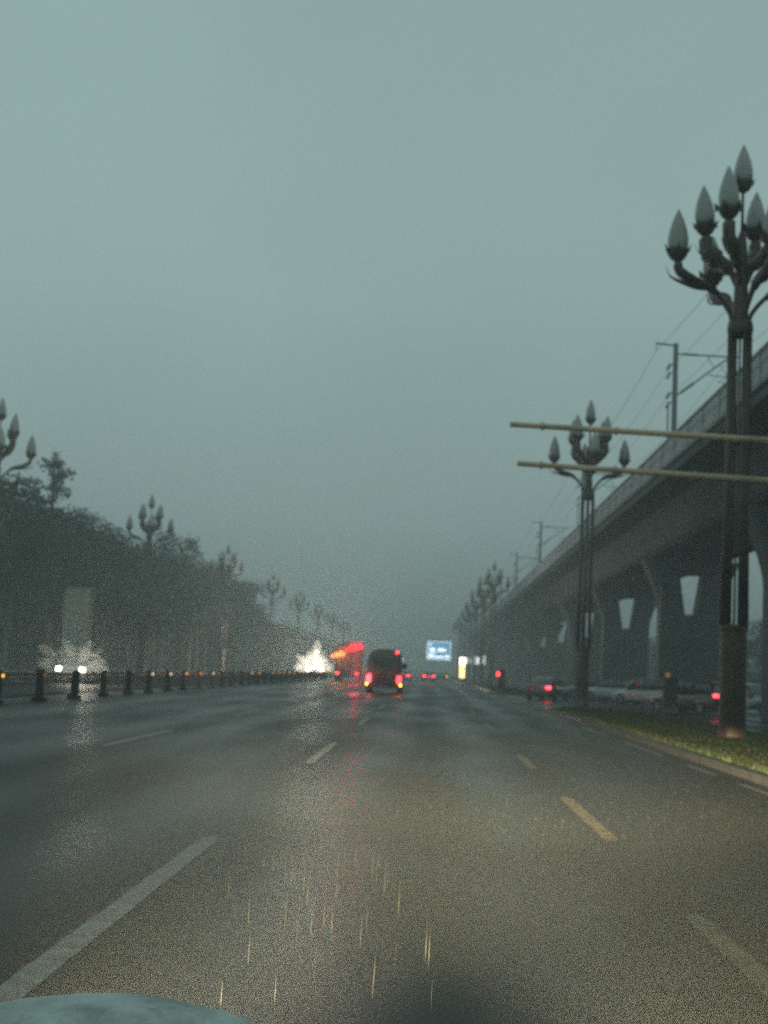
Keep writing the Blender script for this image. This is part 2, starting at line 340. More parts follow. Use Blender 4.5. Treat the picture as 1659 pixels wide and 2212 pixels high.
# ------------------------------------------------------------------ magnolia lamps
def curve_pts(ctrl, n=10):
    """Catmull-Rom through control points"""
    P = [Vector(c) for c in ctrl]; P = [P[0] * 2 - P[1]] + P + [P[-1] * 2 - P[-2]]; o = []
    for i in range(1, len(P) - 2):
        for k in range(n // (len(P) - 3) + 2):
            t = k / (n // (len(P) - 3) + 2); a, b, c, d = P[i - 1:i + 3]
            o.append(.5 * ((2 * b) + (c - a) * t + (2 * a - 5 * b + 4 * c - d) * t * t + (3 * b - a - 3 * c + d) * t ** 3))
    o.append(P[-2]); return o
def make_lamp():
    t = thing('magnolia_street_lamp', 'tall bronze magnolia street lamp', 'street lamp')
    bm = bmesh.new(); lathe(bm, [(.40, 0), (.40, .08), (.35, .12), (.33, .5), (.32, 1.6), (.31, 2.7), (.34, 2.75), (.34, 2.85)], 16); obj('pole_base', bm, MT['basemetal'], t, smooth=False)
    for k in range(4):
        a = k * PI / 2; r = .25; rad = .082 if k % 2 == 0 else .045
        bm = bmesh.new(); x, y = math.cos(a) * r, math.sin(a) * r
        tube(bm, [(x * 1.15, y * 1.15, 2.851), (x, y, 6), (x, y, 10.2)], [rad * 1.15, rad, rad], 10); obj('tube', bm, MT['lampmetal'], t, smooth=True)
    bm = bmesh.new(); tube(bm, [(0, 0, 2.86), (0, 0, 10.2)], .03, 8); obj('tube', bm, MT['steel'], t, smooth=True)
    for z in (4.6, 7.4):
        bm = bmesh.new(); lathe(bm, [(.12, z), (.15, z + .01), (.15, z + .05), (.12, z + .06)], 12); obj('ring', bm, MT['lampmetal'], t)
    bm = bmesh.new(); lathe(bm, [(.20, 10.15), (.30, 10.2), (.33, 10.35), (.30, 10.55), (.20, 10.65), (.19, 11.0), (.15, 11.9), (.16, 12.3), (.10, 12.8), (.05, 12.95)], 14); obj('collar', bm, MT['lampmetal'], t, smooth=True)
    bm = bmesh.new(); tube(bm, [(0, 0, 12.9), (0, 0, 14.02)], [.045, .035], 8); obj('stem', bm, MT['lampmetal'], t, smooth=True)
    bud = [(.03, 0), (.12, .03), (.19, .14), (.225, .30), (.225, .42), (.19, .60), (.12, .80), (.05, .95), (.008, 1.03)]
    cup = [(.03, -.10), (.07, -.06), (.15, .0), (.205, .08), (.235, .16), (.245, .22), (.228, .22), (.18, .1)]
    def add_bud(x, y, z, s=1.0, lean=0, az=0):
        bm = bmesh.new(); lathe(bm, [(r * s, q * s * 1.1) for r, q in bud], 12)
        o = obj('bud_globe', bm, MT['bud'], t, (x, y, z), smooth=True); o.rotation_euler = (0, lean, az)
        bm = bmesh.new(); lathe(bm, [(r * s, q * s) for r, q in cup], 12)
        # sepal tips on the rim
        for k in range(5):
            a = k * 2 * PI / 5; ca, sa = math.cos(a), math.sin(a)
            tube(bm, [(ca * .235 * s, sa * .235 * s, .15 * s), (ca * .27 * s, sa * .27 * s, .26 * s), (ca * .31 * s, sa * .31 * s, .32 * s)], [.07 * s, .04 * s, .01], 5, .3)
        obj('cup', bm, MT['lampmetal'], o, smooth=True)
    add_bud(0, 0, 14.02, 1.08)
    for tier, (r_end, z0, z1, n_, off) in enumerate(((.98, 11.55, 12.95, 4, .785), (1.74, 10.40, 11.95, 4, 0))):
        for k in range(n_):
            a = off + k * 2 * PI / n_; ca, sa = math.cos(a), math.sin(a)
            if tier == 0: c = [(.12, z0), (.32, z0 + .40), (.66, z0 + .72), (.93, z0 + .98), (r_end, z1)]; rad = [.11, .22, .31, .25, .13]
            else: c = [(.22, z0), (.32, z0 + .42), (.78, z0 + .92), (1.40, z0 + 1.15), (1.68, z0 + 1.32), (r_end, z1)]; rad = [.08, .10, .16, .19, .17, .10]
            pts = curve_pts([(ca * r, sa * r, z) for r, z in c], 12); m_ = len(pts)
            rr = [rad[min(len(rad) - 1, int(i / (m_ - 1) * (len(rad) - 1)))] for i in range(m_)]
            bm = bmesh.new(); tube(bm, pts, rr, 8, .6)
            # leaf that sheathes the arm below the bud
            q0 = c[2]; q1 = c[3]
            tube(bm, curve_pts([(ca * q0[0], sa * q0[0], q0[1] - .02), (ca * (q1[0] * .9), sa * (q1[0] * .9), q1[1] - .20), (ca * (r_end + .16), sa * (r_end + .16), q1[1] - .02), (ca * (r_end + .30), sa * (r_end + .30), q1[1] + .26)], 8), [.04, .08, .11, .14, .15, .13, .11, .08, .05, .03, .02, .015, .01][:len(curve_pts([(0, 0, 0)] * 4, 8))], 6, .35)
            obj('arm', bm, MT['lampmetal'], t, smooth=True)
            add_bud(ca * r_end, sa * r_end, z1 + .06, 1.16, .0 if tier else .06, a)
    return t
lampp = make_lamp()
lr = [(34.8, 'nearest magnolia street lamp, brown base on the grass, crown cut by the right edge'),
      (68.6, 'second magnolia street lamp on the right verge, its crown behind the tan sign arms'),
      (170, 'magnolia street lamp standing tallest in the far cluster at the right, beyond the side opening'),
      (199, 'magnolia street lamp just behind the tallest of the far right cluster')]
lr += [(y, '%s magnolia street lamp of the faint far row at the right roadside' % o_) for y, o_ in zip((230, 261, 292, 323, 354), ('third', 'fourth', 'fifth', 'sixth', 'seventh'))]
first = True
for i, (y, lb) in enumerate(lr):
    g = 'magnolia street lamps of the right verge'; x = 7.52
    if first: lampp.location = (x, y, .1); lampp.rotation_euler = (0, 0, .23); tag(lampp, lb, group=g); first = False
    else: dup(lampp, (x, y, .1), random.uniform(-.15, .3) if i > 1 else .03, lb, g)
ll = [(75, 'magnolia street lamp cut by the left edge, nearest of the left roadside row'),
      (117, 'magnolia street lamp half hidden in the treetops, right of the grey board'),
      (163, 'third magnolia street lamp of the left row, its crown against the last tall trees'),
      (211, 'fourth magnolia street lamp of the left row, first to stand clear of the trees'),
      (255, 'fifth magnolia street lamp of the left row'), (300, 'sixth magnolia street lamp of the left row, small and pale'),
      (346, 'seventh magnolia street lamp of the left row, faint above the traffic lights'), (392, 'farthest faint magnolia street lamp of the left row')]
for y, lb in ll: dup(lampp, (-24.2, y, .1), random.uniform(0, .6), lb, 'magnolia street lamps of the left roadside')

# ------------------------------------------------------------------ elevated railway
VX = 17.6; SP = 30.6; Y0 = 65.2 - 2 * SP
via = thing('railway_viaduct', 'grey concrete railway viaduct on vase shaped piers along the right side', 'viaduct', (VX, 0, 0))
def pier_mesh():
    prof = []      # right half outline (x, z)
    for z in [0, 1, 3, 5, 6.2, 7.0, 7.7, 8.3, 8.8, 9.3, 9.75]:
        t = max(0, (z - 6.2) / 3.55); prof.append((2.0 + 1.25 * (t ** 1.6) * (1.15 - .15 * t), z))
    outer = prof
    inner = [(0.0, 6.0), (.42, 6.05), (.62, 7.2), (.80, 8.3), (.86, 8.9), (.0, 9.05)]
    bm = bmesh.new(); D = 1.15
    def side(x, z, y): return bm.verts.new((x, y, z))
    # build as thick bars: full stem below slot, two arms, cap above slot; each a prism with matching sections
    def strip(secs):      # secs: list of (xl, xr, z); closed loft with chamfered depth
        rings = []
        for xl, xr, z in secs:
            c = min(.28, (xr - xl) * .25)
            rings.append([bm.verts.new(p) for p in ((xl + c, -D, z), (xr - c, -D, z), (xr, -D + c, z), (xr, D - c, z), (xr - c, D, z), (xl + c, D, z), (xl, D - c, z), (xl, -D + c, z))])
        for i in range(len(rings) - 1):
            for k in range(8): bm.faces.new((rings[i][k], rings[i][(k + 1) % 8], rings[i + 1][(k + 1) % 8], rings[i + 1][k]))
        bm.faces.new(rings[0][::-1]); bm.faces.new(rings[-1])
    def ox(z): t = max(0, (z - 6.2) / 3.55); return 2.0 + 1.25 * (t ** 1.6) * (1.15 - .15 * t)
    strip([(-ox(z), ox(z), z) for z in (0, 2, 4, 5.4, 6.1)])
    for s in (1, -1):
        secs = []
        for z in (6.102, 6.6, 7.1, 7.6, 8.1, 8.6, 8.9):
            i_ = .40 + .42 * (z - 6.1) / 2.8; a, b = i_, ox(z)
            secs.append((a, b, z) if s > 0 else (-b, -a, z))
        strip(secs)
    strip([(-ox(z), ox(z), z) for z in (8.902, 9.3, 9.75)])
    for s in (-1, 1): box(bm, s * 2.2 - .45, s * 2.2 + .45, -.5, .5, 9.751, 9.98)
    return bm
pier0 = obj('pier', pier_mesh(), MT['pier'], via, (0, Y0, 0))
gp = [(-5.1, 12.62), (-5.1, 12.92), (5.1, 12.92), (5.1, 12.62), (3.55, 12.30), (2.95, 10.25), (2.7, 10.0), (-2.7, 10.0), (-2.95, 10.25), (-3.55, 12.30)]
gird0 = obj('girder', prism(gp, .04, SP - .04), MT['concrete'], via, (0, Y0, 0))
# parapet: fascia piece and ribbed barrier panels standing on the deck edge
PL = SP / 8
def fascia(): 
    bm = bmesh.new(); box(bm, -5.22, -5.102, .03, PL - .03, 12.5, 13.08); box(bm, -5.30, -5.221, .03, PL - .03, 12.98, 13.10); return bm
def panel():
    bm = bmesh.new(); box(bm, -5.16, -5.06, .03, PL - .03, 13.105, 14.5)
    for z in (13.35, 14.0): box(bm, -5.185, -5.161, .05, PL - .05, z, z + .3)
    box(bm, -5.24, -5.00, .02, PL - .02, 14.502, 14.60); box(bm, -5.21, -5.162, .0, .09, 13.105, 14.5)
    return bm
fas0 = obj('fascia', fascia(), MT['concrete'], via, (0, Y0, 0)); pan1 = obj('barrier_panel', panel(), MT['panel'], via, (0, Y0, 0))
NS = 16
for i in range(NS):
    y = Y0 + i * SP
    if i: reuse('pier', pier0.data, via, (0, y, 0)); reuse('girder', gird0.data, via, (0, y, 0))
    if i <= 9:
        for k in range(8):
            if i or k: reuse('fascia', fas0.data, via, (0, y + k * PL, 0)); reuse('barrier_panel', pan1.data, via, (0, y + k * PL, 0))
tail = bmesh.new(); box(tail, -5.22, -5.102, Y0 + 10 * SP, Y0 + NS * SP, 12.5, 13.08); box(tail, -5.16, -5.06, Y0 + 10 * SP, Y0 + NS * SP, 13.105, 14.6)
obj('far_parapet', tail, MT['panel'], via)
tail = bmesh.new(); box(tail, 5.06, 5.16, Y0, Y0 + NS * SP, 12.925, 14.6); obj('outer_parapet', tail, MT['panel'], via)
bm = bmesh.new()
for s in (-2.1, 2.1):
    box(bm, s - 1.5, s + 1.5, Y0, Y0 + NS * SP, 12.925, 13.2)
obj('trackbed', bm, MT['ballast'], via)
for s in (-2.8, -1.36, 1.36, 2.8):
    bm = bmesh.new(); box(bm, s - .035, s + .035, Y0, Y0 + NS * SP, 13.201, 13.36); obj('rail', bm, MT['rail'], via)
# cable duct and drain pipe on the piers
dp = bmesh.new(); tube(dp, [(-2.35, -1.2, 9.6), (-2.08, -1.2, 7.6), (-2.06, -1.2, .3)], .07, 8)
dpo = obj('drain_pipe', dp, MT['steel'], via, (0, Y0, 0), smooth=True)
for i in range(1, NS): reuse('drain_pipe', dpo.data, via, (0, Y0 + i * SP, 0))

# masts
def ins(bm, a, b, r=.09, n=5):
    a, b = Vector(a), Vector(b)
    for k in range(n):
        p = a.lerp(b, (k + .2) / n); q = a.lerp(b, (k + .75) / n); tube(bm, [p, q], [r, r * .7], 8)
def make_mast():
    t = thing('catenary_mast', 'grey catenary mast', 'mast')
    bm = bmesh.new(); tube(bm, [(0, 0, 0), (0, 0, 7.75)], [.165, .14], 10); box(bm, -.28, .28, -.28, .28, -.02, .08); obj('pole', bm, MT['steel'], t)
    bm = bmesh.new(); tube(bm, [(.0, 0, 7.62), (-1.15, 0, 7.72)], .05, 6); tube(bm, [(-1.1, 0, 7.72), (-1.12, 0, 7.3)], .02, 6); obj('feeder_arm', bm, MT['teal'], t)
    bm = bmesh.new(); tube(bm, [(.14, 0, 7.15), (3.55, 0, 7.08)], .045, 6); ins(bm, (.45, 0, 7.15), (1.25, 0, 7.13)); obj('top_tube', bm, MT['teal'], t)
    bm = bmesh.new(); tube(bm, [(.12, 0, 4.75), (3.05, 0, 7.08)], .05, 6); ins(bm, (.35, 0, 4.93), (1.05, 0, 5.49), .11); obj('bracket_tube', bm, MT['teal'], t)
    bm = bmesh.new(); tube(bm, [(1.75, 0, 7.12), (2.2, 0, 6.42)], .02, 6); tube(bm, [(2.5, 0, 6.65), (2.95, 0, 5.9)], .02, 6); tube(bm, [(1.9, 0, 6.0), (3.6, 0, 5.85)], .028, 6)
    tube(bm, [(2.95, 0, 5.9), (2.4, 0, 5.62), (3.5, 0, 5.5)], .02, 6); obj('registration_arm', bm, MT['teal'], t)
    for z in (6.55, 6.05, 4.9, 4.35):
        bm = bmesh.new(); tube(bm, [(-.14, 0, z), (-.32, 0, z - .05)], .03, 6); ins(bm, (-.3, 0, z), (-.48, 0, z - .38), .10, 3); obj('insulator', bm, MT['insul'], t)
    bm = bmesh.new(); tube(bm, [(-.36, 0, 4.2), (-.36, 0, .0)], .045, 6); obj('down_pipe', bm, MT['teal'], t)
    return t
mast0 = make_mast(); ZD = 12.925; MXX = VX - 4.35
ml = ['nearest catenary mast on the viaduct, left of the magnolia lamp and carrying a braced arm', 'catenary mast on the viaduct hidden behind the second magnolia lamp',
      'third catenary mast on the viaduct, tall thin pole above the parapet', 'fourth catenary mast on the viaduct, with a small arm above the far lamps']
for i, y in enumerate((78, 125.5, 173, 220, 267, 314, 361)):
    lb = ml[i] if i < 4 else '%s catenary mast on the viaduct, faint in the haze' % ORD[i]
    if i == 0: mast0.location = (MXX, y, ZD); tag(mast0, lb, group='catenary masts on the viaduct')
    else: dup(mast0, (MXX, y, ZD), 0, lb, 'catenary masts on the viaduct')
ys = [30.5, 78, 125.5, 173, 220, 267, 314, 361]
def wire(name, x, z, r, sag, label):
    bm = bmesh.new(); pts = []
    for a, b in zip(ys[:-1], ys[1:]):
        for k in range(8):
            t = k / 8; pts.append((x, a + (b - a) * t, z - sag * 4 * t * (1 - t)))
    pts.append((x, ys[-1], z)); tube(bm, pts, r, 5); tag(obj(name, bm, MT['wire']), label, 'wire', 'overhead wires above the viaduct')
wire('overhead_wire', MXX - 1.12, ZD + 7.3, .014, .9, 'sagging feeder wire hung outside the masts from their left arms')
wire('overhead_wire', MXX - .48, ZD + 6.1, .010, .7, 'upper thin wire on the left insulators of the masts')
wire('overhead_wire', MXX - .48, ZD + 4.5, .010, .6, 'lower thin wire on the left insulators of the masts')
wire('overhead_wire', MXX + 3.05, ZD + 7.05, .012, 1.0, 'sagging catenary wire carried at the ends of the mast arms')
wire('overhead_wire', MXX + 3.3, ZD + 5.5, .011, .02, 'taut contact wire lowest above the tracks')

# ------------------------------------------------------------------ cantilever sign arms (tan tubes)
ga = thing('sign_gantry', 'cantilever gantry with two long bare tan tubes reaching over the right lane', 'gantry', (8.3, 28, 0))
bm = bmesh.new(); tube(bm, [(0, 0, 0.1), (0, 0, 7.1)], [.17, .13], 14); lathe(bm, [(.32, .1), (.32, .16), (.18, .18), (.17, .4)], 14); obj('mast', bm, MT['steel'], ga, smooth=True)
bm = bmesh.new(); tube(bm, [(-.12, 0, 6.40), (-6.86, 0, 6.53)], [.068, .056], 12); obj('arm_tube', bm, MT['tan'], ga, smooth=True)
for xx in (-1.6, -3.1, -4.7, -6.2):
    bm = bmesh.new(); tube(bm, [(xx - .03, 0, 6.40 - (xx + .12) * .0193), (xx + .03, 0, 6.40 - (xx + .12) * .0193)], .082, 12); tube(bm, [(xx - .03, 0, 5.57 - (xx + .12) * .0244), (xx + .03, 0, 5.57 - (xx + .12) * .0244)], .08, 12); obj('band', bm, MT['tan'], ga)
bm = bmesh.new(); tube(bm, [(-.12, 0, 5.57), (-6.68, 0, 5.73)], [.068, .054], 12); obj('arm_tube', bm, MT['tan'], ga, smooth=True)
for z in (6.40, 5.57):
    bm = bmesh.new(); lathe(bm, [(.19, z - .12), (.20, z - .1), (.20, z + .1), (.19, z + .12)], 14); obj('clamp', bm, MT['steel'], ga)

# ------------------------------------------------------------------ trees
def tree_mesh(seed, H, crown_r, base_h, n_leaf, kind='round', ls=.34):
    rr = random.Random(seed); tb = bmesh.new()
    lean = Vector((rr.uniform(-.4, .4), rr.uniform(-.4, .4), 0))
    top = H * (.93 if kind == 'tier' else .78)
    pts = [Vector((0, 0, 0)) + lean * (k / 6) ** 2 + Vector((rr.uniform(-.08, .08), rr.uniform(-.08, .08), top * k / 6)) for k in range(7)]
    tube(tb, pts, [.20 * H / 14 * (1.15 - k / 6) + .02 for k in range(7)], 8)
    blobs = []
    if kind == 'tier':
        z = base_h
        while z < H - .6:
            f = 1 - (z - base_h) / (H - base_h); R = crown_r * (.25 + .75 * f)
            for k in range(5):
                a = rr.random() * 2 * PI; e = R * rr.uniform(.55, 1.05)
                p = Vector((math.cos(a) * e, math.sin(a) * e, z + rr.uniform(-.3, .5)))
                q = Vector((0, 0, z - .3)) + lean * (z / top) ** 2; tube(tb, [q, q.lerp(p, .6) + Vector((0, 0, .1)), p], [.06, .04, .015], 5)
                blobs.append((p, (R * .42, R * .42, .38))); blobs.append((q.lerp(p, .45), (R * .4, R * .4, .4)))
            z += rr.uniform(.75, 1.15)
        blobs.append((Vector((0, 0, H - .7)) + lean, (.35, .35, .8)))
    else:
        nb = 15
        for k in range(nb):
            a = rr.random() * 2 * PI; u = rr.random(); z = base_h + (H - base_h) * (.12 + .80 * u)
            w = math.sin(PI * min(.98, .18 + .74 * u)) ** .6 * crown_r; e = w * rr.uniform(.25, .85)
            p = Vector((math.cos(a) * e, math.sin(a) * e, z)); s = rr.uniform(.26, .42) * crown_r
            blobs.append((p, (s * 1.1, s * 1.1, s * rr.uniform(.65, .95))))
            q = pts[min(6, 2 + int(u * 4))]; tube(tb, [q, q.lerp(p, .5) + Vector((0, 0, -.15)), p], [.09, .055, .02], 5)
        blobs.append((Vector((0, 0, H - crown_r * .35)) + lean, (crown_r * .42, crown_r * .42, crown_r * .38)))
    v, f = [], []; tot = sum(b[1][0] * b[1][1] for b in blobs)
    for c, s in blobs:
        for i in range(int(n_leaf * s[0] * s[1] / tot) + 8):
            d = Vector((rr.gauss(0, 1), rr.gauss(0, 1), rr.gauss(0, 1))).normalized(); r = rr.random() ** .38
            if rr.random() < .07: r *= 1.25
            p = c + Vector((d.x * s[0], d.y * s[1], d.z * s[2])) * r
            a = Vector((rr.gauss(0, 1), rr.gauss(0, 1), rr.gauss(0, .6))).normalized(); b = a.orthogonal().normalized()
            b = (Matrix.Rotation(rr.random() * 6.28, 3, a) @ b); l = ls * rr.uniform(.5, 1.25); w_ = l * rr.uniform(.35, .6); k = len(v)
            v += [p - a * l / 2, p + b * w_ / 2 + a * l * .1, p + a * l / 2, p - b * w_ / 2 + a * l * .05]; f.append((k, k + 1, k + 2, k + 3))
    return tb, (v, f)
kinds = []
specs = [(1, 13.5, 4.3, 3.6, 5200, 'round', 'leaf', 'bark'), (2, 14.5, 4.6, 4.2, 5200, 'round', 'leaf3', 'bark2'), (3, 12.6, 4.4, 3.4, 5200, 'round', 'leaf2', 'bark'),
         (4, 13.8, 3.7, 3.8, 4800, 'round', 'leaf', 'bark2'), (5, 17.2, 2.9, 5.0, 5200, 'tier', 'leaf3', 'bark'), (6, 13.0, 5.0, 3.2, 5600, 'round', 'leaf3', 'bark')]
for s in specs:
    tb, lf = tree_mesh(s[0], s[1], s[2], s[3], s[4], s[5])
    me = bpy.data.meshes.new('trunk'); tb.to_mesh(me); tb.free(); me.materials.append(MT[s[7]])
    mc = bpy.data.meshes.new('crown'); mc.from_pydata(lf[0], [], lf[1]); mc.materials.append(MT[s[6]]); kinds.append((me, mc))
def tree(name, k, loc, rz, sc_, label, group):
    t = thing(name, label, 'tree', loc, rz, group); t.scale = sc_
    reuse('trunk', kinds[k][0], t); reuse('crown', kinds[k][1], t); return t
rr = random.Random(21)
GL = 'leafy trees lining the left roadside'
tree('conifer_tree', 4, (-31.5, 112.5, .0), 1.0, (1.25, 1.25, 1.07), 'tallest tree on the left, with tiered branches rising above the canopy near the left edge', GL)
tree('broadleaf_tree', 3, (-30.5, 94, .0), .3, (1.15, 1.15, 1.0), 'loose tree at the left edge of the picture beside the nearest left lamp', GL)
y = 88.0; i = 0
while y < 420:
    for row in (0, 1):
        k = rr.choice([0, 1, 2, 3, 5]); x = -30.2 - row * 6 + rr.uniform(-1.1, 1.1)
        if row and y < 106: continue
        if row == 0 and y < 92: continue
        s = rr.uniform(.92, 1.10) * (1.0 if y > 108 else .86) * (1.0 if y < 232 else (.86 if y < 250 else .70))
        tree('broadleaf_tree', k, (x, y + row * 3, 0), rr.random() * 6.28, (s * rr.uniform(.95, 1.1), s, s), 'dark leafy tree merging into the hazy row along the left roadside', GL)
    y += rr.uniform(6.2, 8.2); i += 1
tree('conifer_tree', 4, (-31.5, 178, 0), 2.2, (1.1, 1.1, 1.05), 'narrow tiered tree breaking the treetop line near the fourth left lamp', GL)
GR = 'leafy trees beyond the viaduct'
y = 70.0
while y < 560:
    k = rr.choice([0, 1, 2, 5, 3]); s = rr.uniform(.72, .98)
    tree('broadleaf_tree', k, (rr.uniform(40, 48), y, 0), rr.random() * 6.28, (s * 1.25, s * 1.25, s * .82), 'dark leafy tree seen between the piers beyond the viaduct', GR)
    y += rr.uniform(6.5, 9)
# low shrubs under the right trees read as one mass
def hedge(name, label, x0, x1, y0, y1, h, n, m, seed=5):
    r_ = random.Random(seed); v, f = [], []
    for i in range(n):
        y = r_.uniform(y0, y1); x = r_.uniform(x0, x1); hh = h * (.7 + .35 * noise.noise(Vector((x * .3, y * .12, 0)))) + .2
        z = hh * r_.random() ** .6; p = Vector((x, y, z)); a = Vector((r_.gauss(0, 1), r_.gauss(0, 1), r_.gauss(0, 1))).normalized(); b = a.orthogonal().normalized(); l = r_.uniform(.25, .6); k = len(v)
        v += [p - a * l / 2, p + b * l / 4, p + a * l / 2, p - b * l / 4]; f.append((k, k + 1, k + 2, k + 3))
    return tag(obj(name, (v, f), m), label, 'shrubs', kind='stuff')
hedge('shrubs', 'dark undergrowth beneath the trees beyond the viaduct', 34, 40, 60, 500, 4.2, 60000, MT['leaf3'])
hedge('shrubs', 'dark undergrowth beneath the left roadside trees', -40, -32, 106, 430, 6.4, 80000, MT['leaf'], 8)

# ------------------------------------------------------------------ vehicles
def loft(secs, seg=20, p=3.2):
    """secs: (y, halfwidth, z0, z1) rounded box sections"""
    bm = bmesh.new(); rings = []
    for y, w, z0, z1 in secs:
        c = (z0 + z1) / 2; h = (z1 - z0) / 2; ring = []
        for k in range(seg):
            a = 2 * PI * (k + .5) / seg; ca, sa = math.cos(a), math.sin(a)
            ring.append(bm.verts.new((math.copysign(abs(ca) ** (2 / p), ca) * w, y, c + math.copysign(abs(sa) ** (2 / p), sa) * h)))
        rings.append(ring)
    for i in range(len(rings) - 1):
        for k in range(seg): bm.faces.new((rings[i][k], rings[i][(k + 1) % seg], rings[i + 1][(k + 1) % seg], rings[i + 1][k]))
    bm.faces.new(rings[0][::-1]); bm.faces.new(rings[-1]); return bm
def wheel(parent, x, y, r, w=.2):
    s = 1 if x > 0 else -1
    def cyl(r, x0, x1, seg=20):
        bm = bmesh.new(); tube(bm, [(x0, 0, 0), (x0 + (x1 - x0) * .15, 0, 0), (x0 + (x1 - x0) * .85, 0, 0), (x1, 0, 0)], [r * .94, r, r, r * .94], seg); return bm
    o = obj('wheel', cyl(r, -w / 2, w / 2), MT['rubber'], parent, (x, y, r), smooth=False)
    bm = cyl(r * .62, 0, .02, 14); r_ = obj('rim', bm, MT['rim'], o, ((w / 2 + .002) * s - (.02 if s < 0 else 0), 0, 0))
def car(name, label, cat, loc, rz, paint, kind='sedan', tail=None, head=None, group=None, tails=(1, 1), L=4.5, ind=None):
    """front faces +y locally"""
    t = thing(name, label, cat, loc, rz, group); P = MT[paint]; W = .89; h = 1.46 if kind == 'sedan' else 1.66
    b = L / 2
    obj('body', loft([(-b, .70, .34, .82), (-b + .06, .80, .27, .96), (-b + .25, .87, .22, 1.0 if kind == 'sedan' else 1.08), (-b * .35, W, .20, 1.0), (b * .30, W, .20, .98), (b * .55, .88, .20, .92), (b - .3, .84, .22, .80), (b - .06, .76, .26, .70), (b, .64, .34, .60)], 22, 4.2), P, t, smooth=True)
    if kind == 'sedan': g = [(-b + .55, .60, .90, .98), (-b + 1.15, .70, .90, 1.36), (-.25, .71, .90, 1.43), (.35, .70, .90, 1.40), (b - 1.15, .64, .90, .94)]
    else: g = [(-b + .12, .68, .95, 1.05), (-b + .42, .74, .95, 1.58), (-.2, .75, .95, 1.65), (.55, .73, .95, 1.60), (b - 1.05, .66, .9, .98)]
    obj('windows', loft(g, 22, 4.5), MT['glass'], t, smooth=True)
    r_ = [(y, w * .93, z1 - .035, z1 + .025) for y, w, z0, z1 in g[1:4]]
    r_ = [(r_[0][0] - .02, r_[0][1] * .93, r_[0][2], r_[0][3] - .01)] + r_ + [(r_[-1][0] + .1, r_[-1][1] * .9, r_[-1][2] - .02, r_[-1][3] - .03)]
    obj('roof', loft(r_, 16, 3), P, t, smooth=True)
    for s in (-1, 1):
        bm = bmesh.new()     # pillars
        for (ya, za), (yb, zb) in ((((g[0][0] + .02), .97), (g[1][0], g[1][3])), ((-.1, .97), (-.12, g[2][3])), ((g[4][0] - .05, .96), (g[3][0], g[3][3]))):
            wa = .83; wb = .70 if kind == 'sedan' else .73; tube(bm, [(s * (wa - .02) * (.86 if ya in (g[0][0] + .02, g[4][0] - .05) else 1), ya, za - .05), (s * wb, yb, zb - .03)], .035, 6)
        obj('pillar', bm, P, t, smooth=True)
        for y in (-b + .82, b - .85): wheel(t, s * .80, y, .33)
        tm = MT[tail] if tail and tails[0 if s < 0 else 1] else MT['lampoff']
        x0, x1 = sorted((s * .46, s * .76)); zt = .74 if kind == 'sedan' else .88
        obj('tail_light', bx(x0, x1, -b - .03, -b + .14, zt, zt + .15, bev=.02), tm, t)
        if ind and s > 0: obj('indicator', bx(.60, .74, -b - .035, -b + .05, zt - .14, zt - .03, bev=.01), MT[ind], t)
        hm = MT[head] if head else MT['headoff']
        x0, x1 = sorted((s * .44, s * .72)); obj('headlight', bx(x0, x1, b - .16, b - .0, *((.56, .70) if head != 'head' else (.54, .80)), bev=.03), hm, t)
        x0, x1 = sorted((s * .84, s * .99)); obj('mirror', bx(x0, x1, b - 1.42, b - 1.30, .96, 1.09, bev=.03), P, t)
    obj('rear_bumper', bx(-.72, .72, -b - .06, -b + .1, .30, .50, bev=.03), MT['plastic'], t)
    obj('number_plate', bx(-.22, .22, -b - .075, -b - .062, .52, .66), MT['plate'], t)
    return t
def beam(parent, loc, color, power, aim, size=60, blend=.6, rad=.05):
    l = bpy.data.lights.new('headlight_beam', 'SPOT'); l.energy = power; l.color = color; l.spot_size = math.radians(size); l.spot_blend = blend; l.shadow_soft_size = rad
    o = bpy.data.objects.new('headlight_beam', l); COL.objects.link(o); o.parent = parent; o.location = loc
    o.rotation_euler = Vector(aim).to_track_quat('-Z', 'Y').to_euler(); return o
def glow(parent, loc, color, power, rad=.12):  # added point light that makes the spray glow round a lamp
    l = bpy.data.lights.new('added_glow', 'POINT'); l.energy = power; l.color = color; l.shadow_soft_size = rad
    o = bpy.data.objects.new('added_glow', l); COL.objects.link(o); o.parent = parent; o.location = loc; return o
WARM = (1, .88, .70)
# oncoming
c = car('oncoming_car', 'oncoming car with dazzling headlights behind the median fence, below the grey board', 'car', (-17.6, 70.5, 0), PI, 'cardark', head='head')
[h for h in c.children if h.name.startswith('headlight') and h.location.length == 0 and h.type == 'MESH'][1].data.materials[0] = MT['dimhead']
c = thing('oncoming_lorry', 'oncoming lorry with the brightest white lamps, where the fence meets the queue', 'lorry', (-13.4, 169, 0), PI)
obj('cab', loft([(2.45, 1.1, .7, 2.6), (2.55, 1.2, .6, 2.85), (3.6, 1.2, .5, 2.9), (4.15, 1.18, .45, 2.4), (4.35, 1.1, .5, 1.7)], 20, 4), MT['cargrey'], c, smooth=True)
obj('windscreen', bx(-1.0, 1.0, 4.0, 4.22, 1.75, 2.35, bev=.05), MT['glass'], c)
obj('cargo_box', bx(-1.2, 1.2, -3.6, 2.3, 1.0, 3.2, bev=.05), MT['tarp'], c)
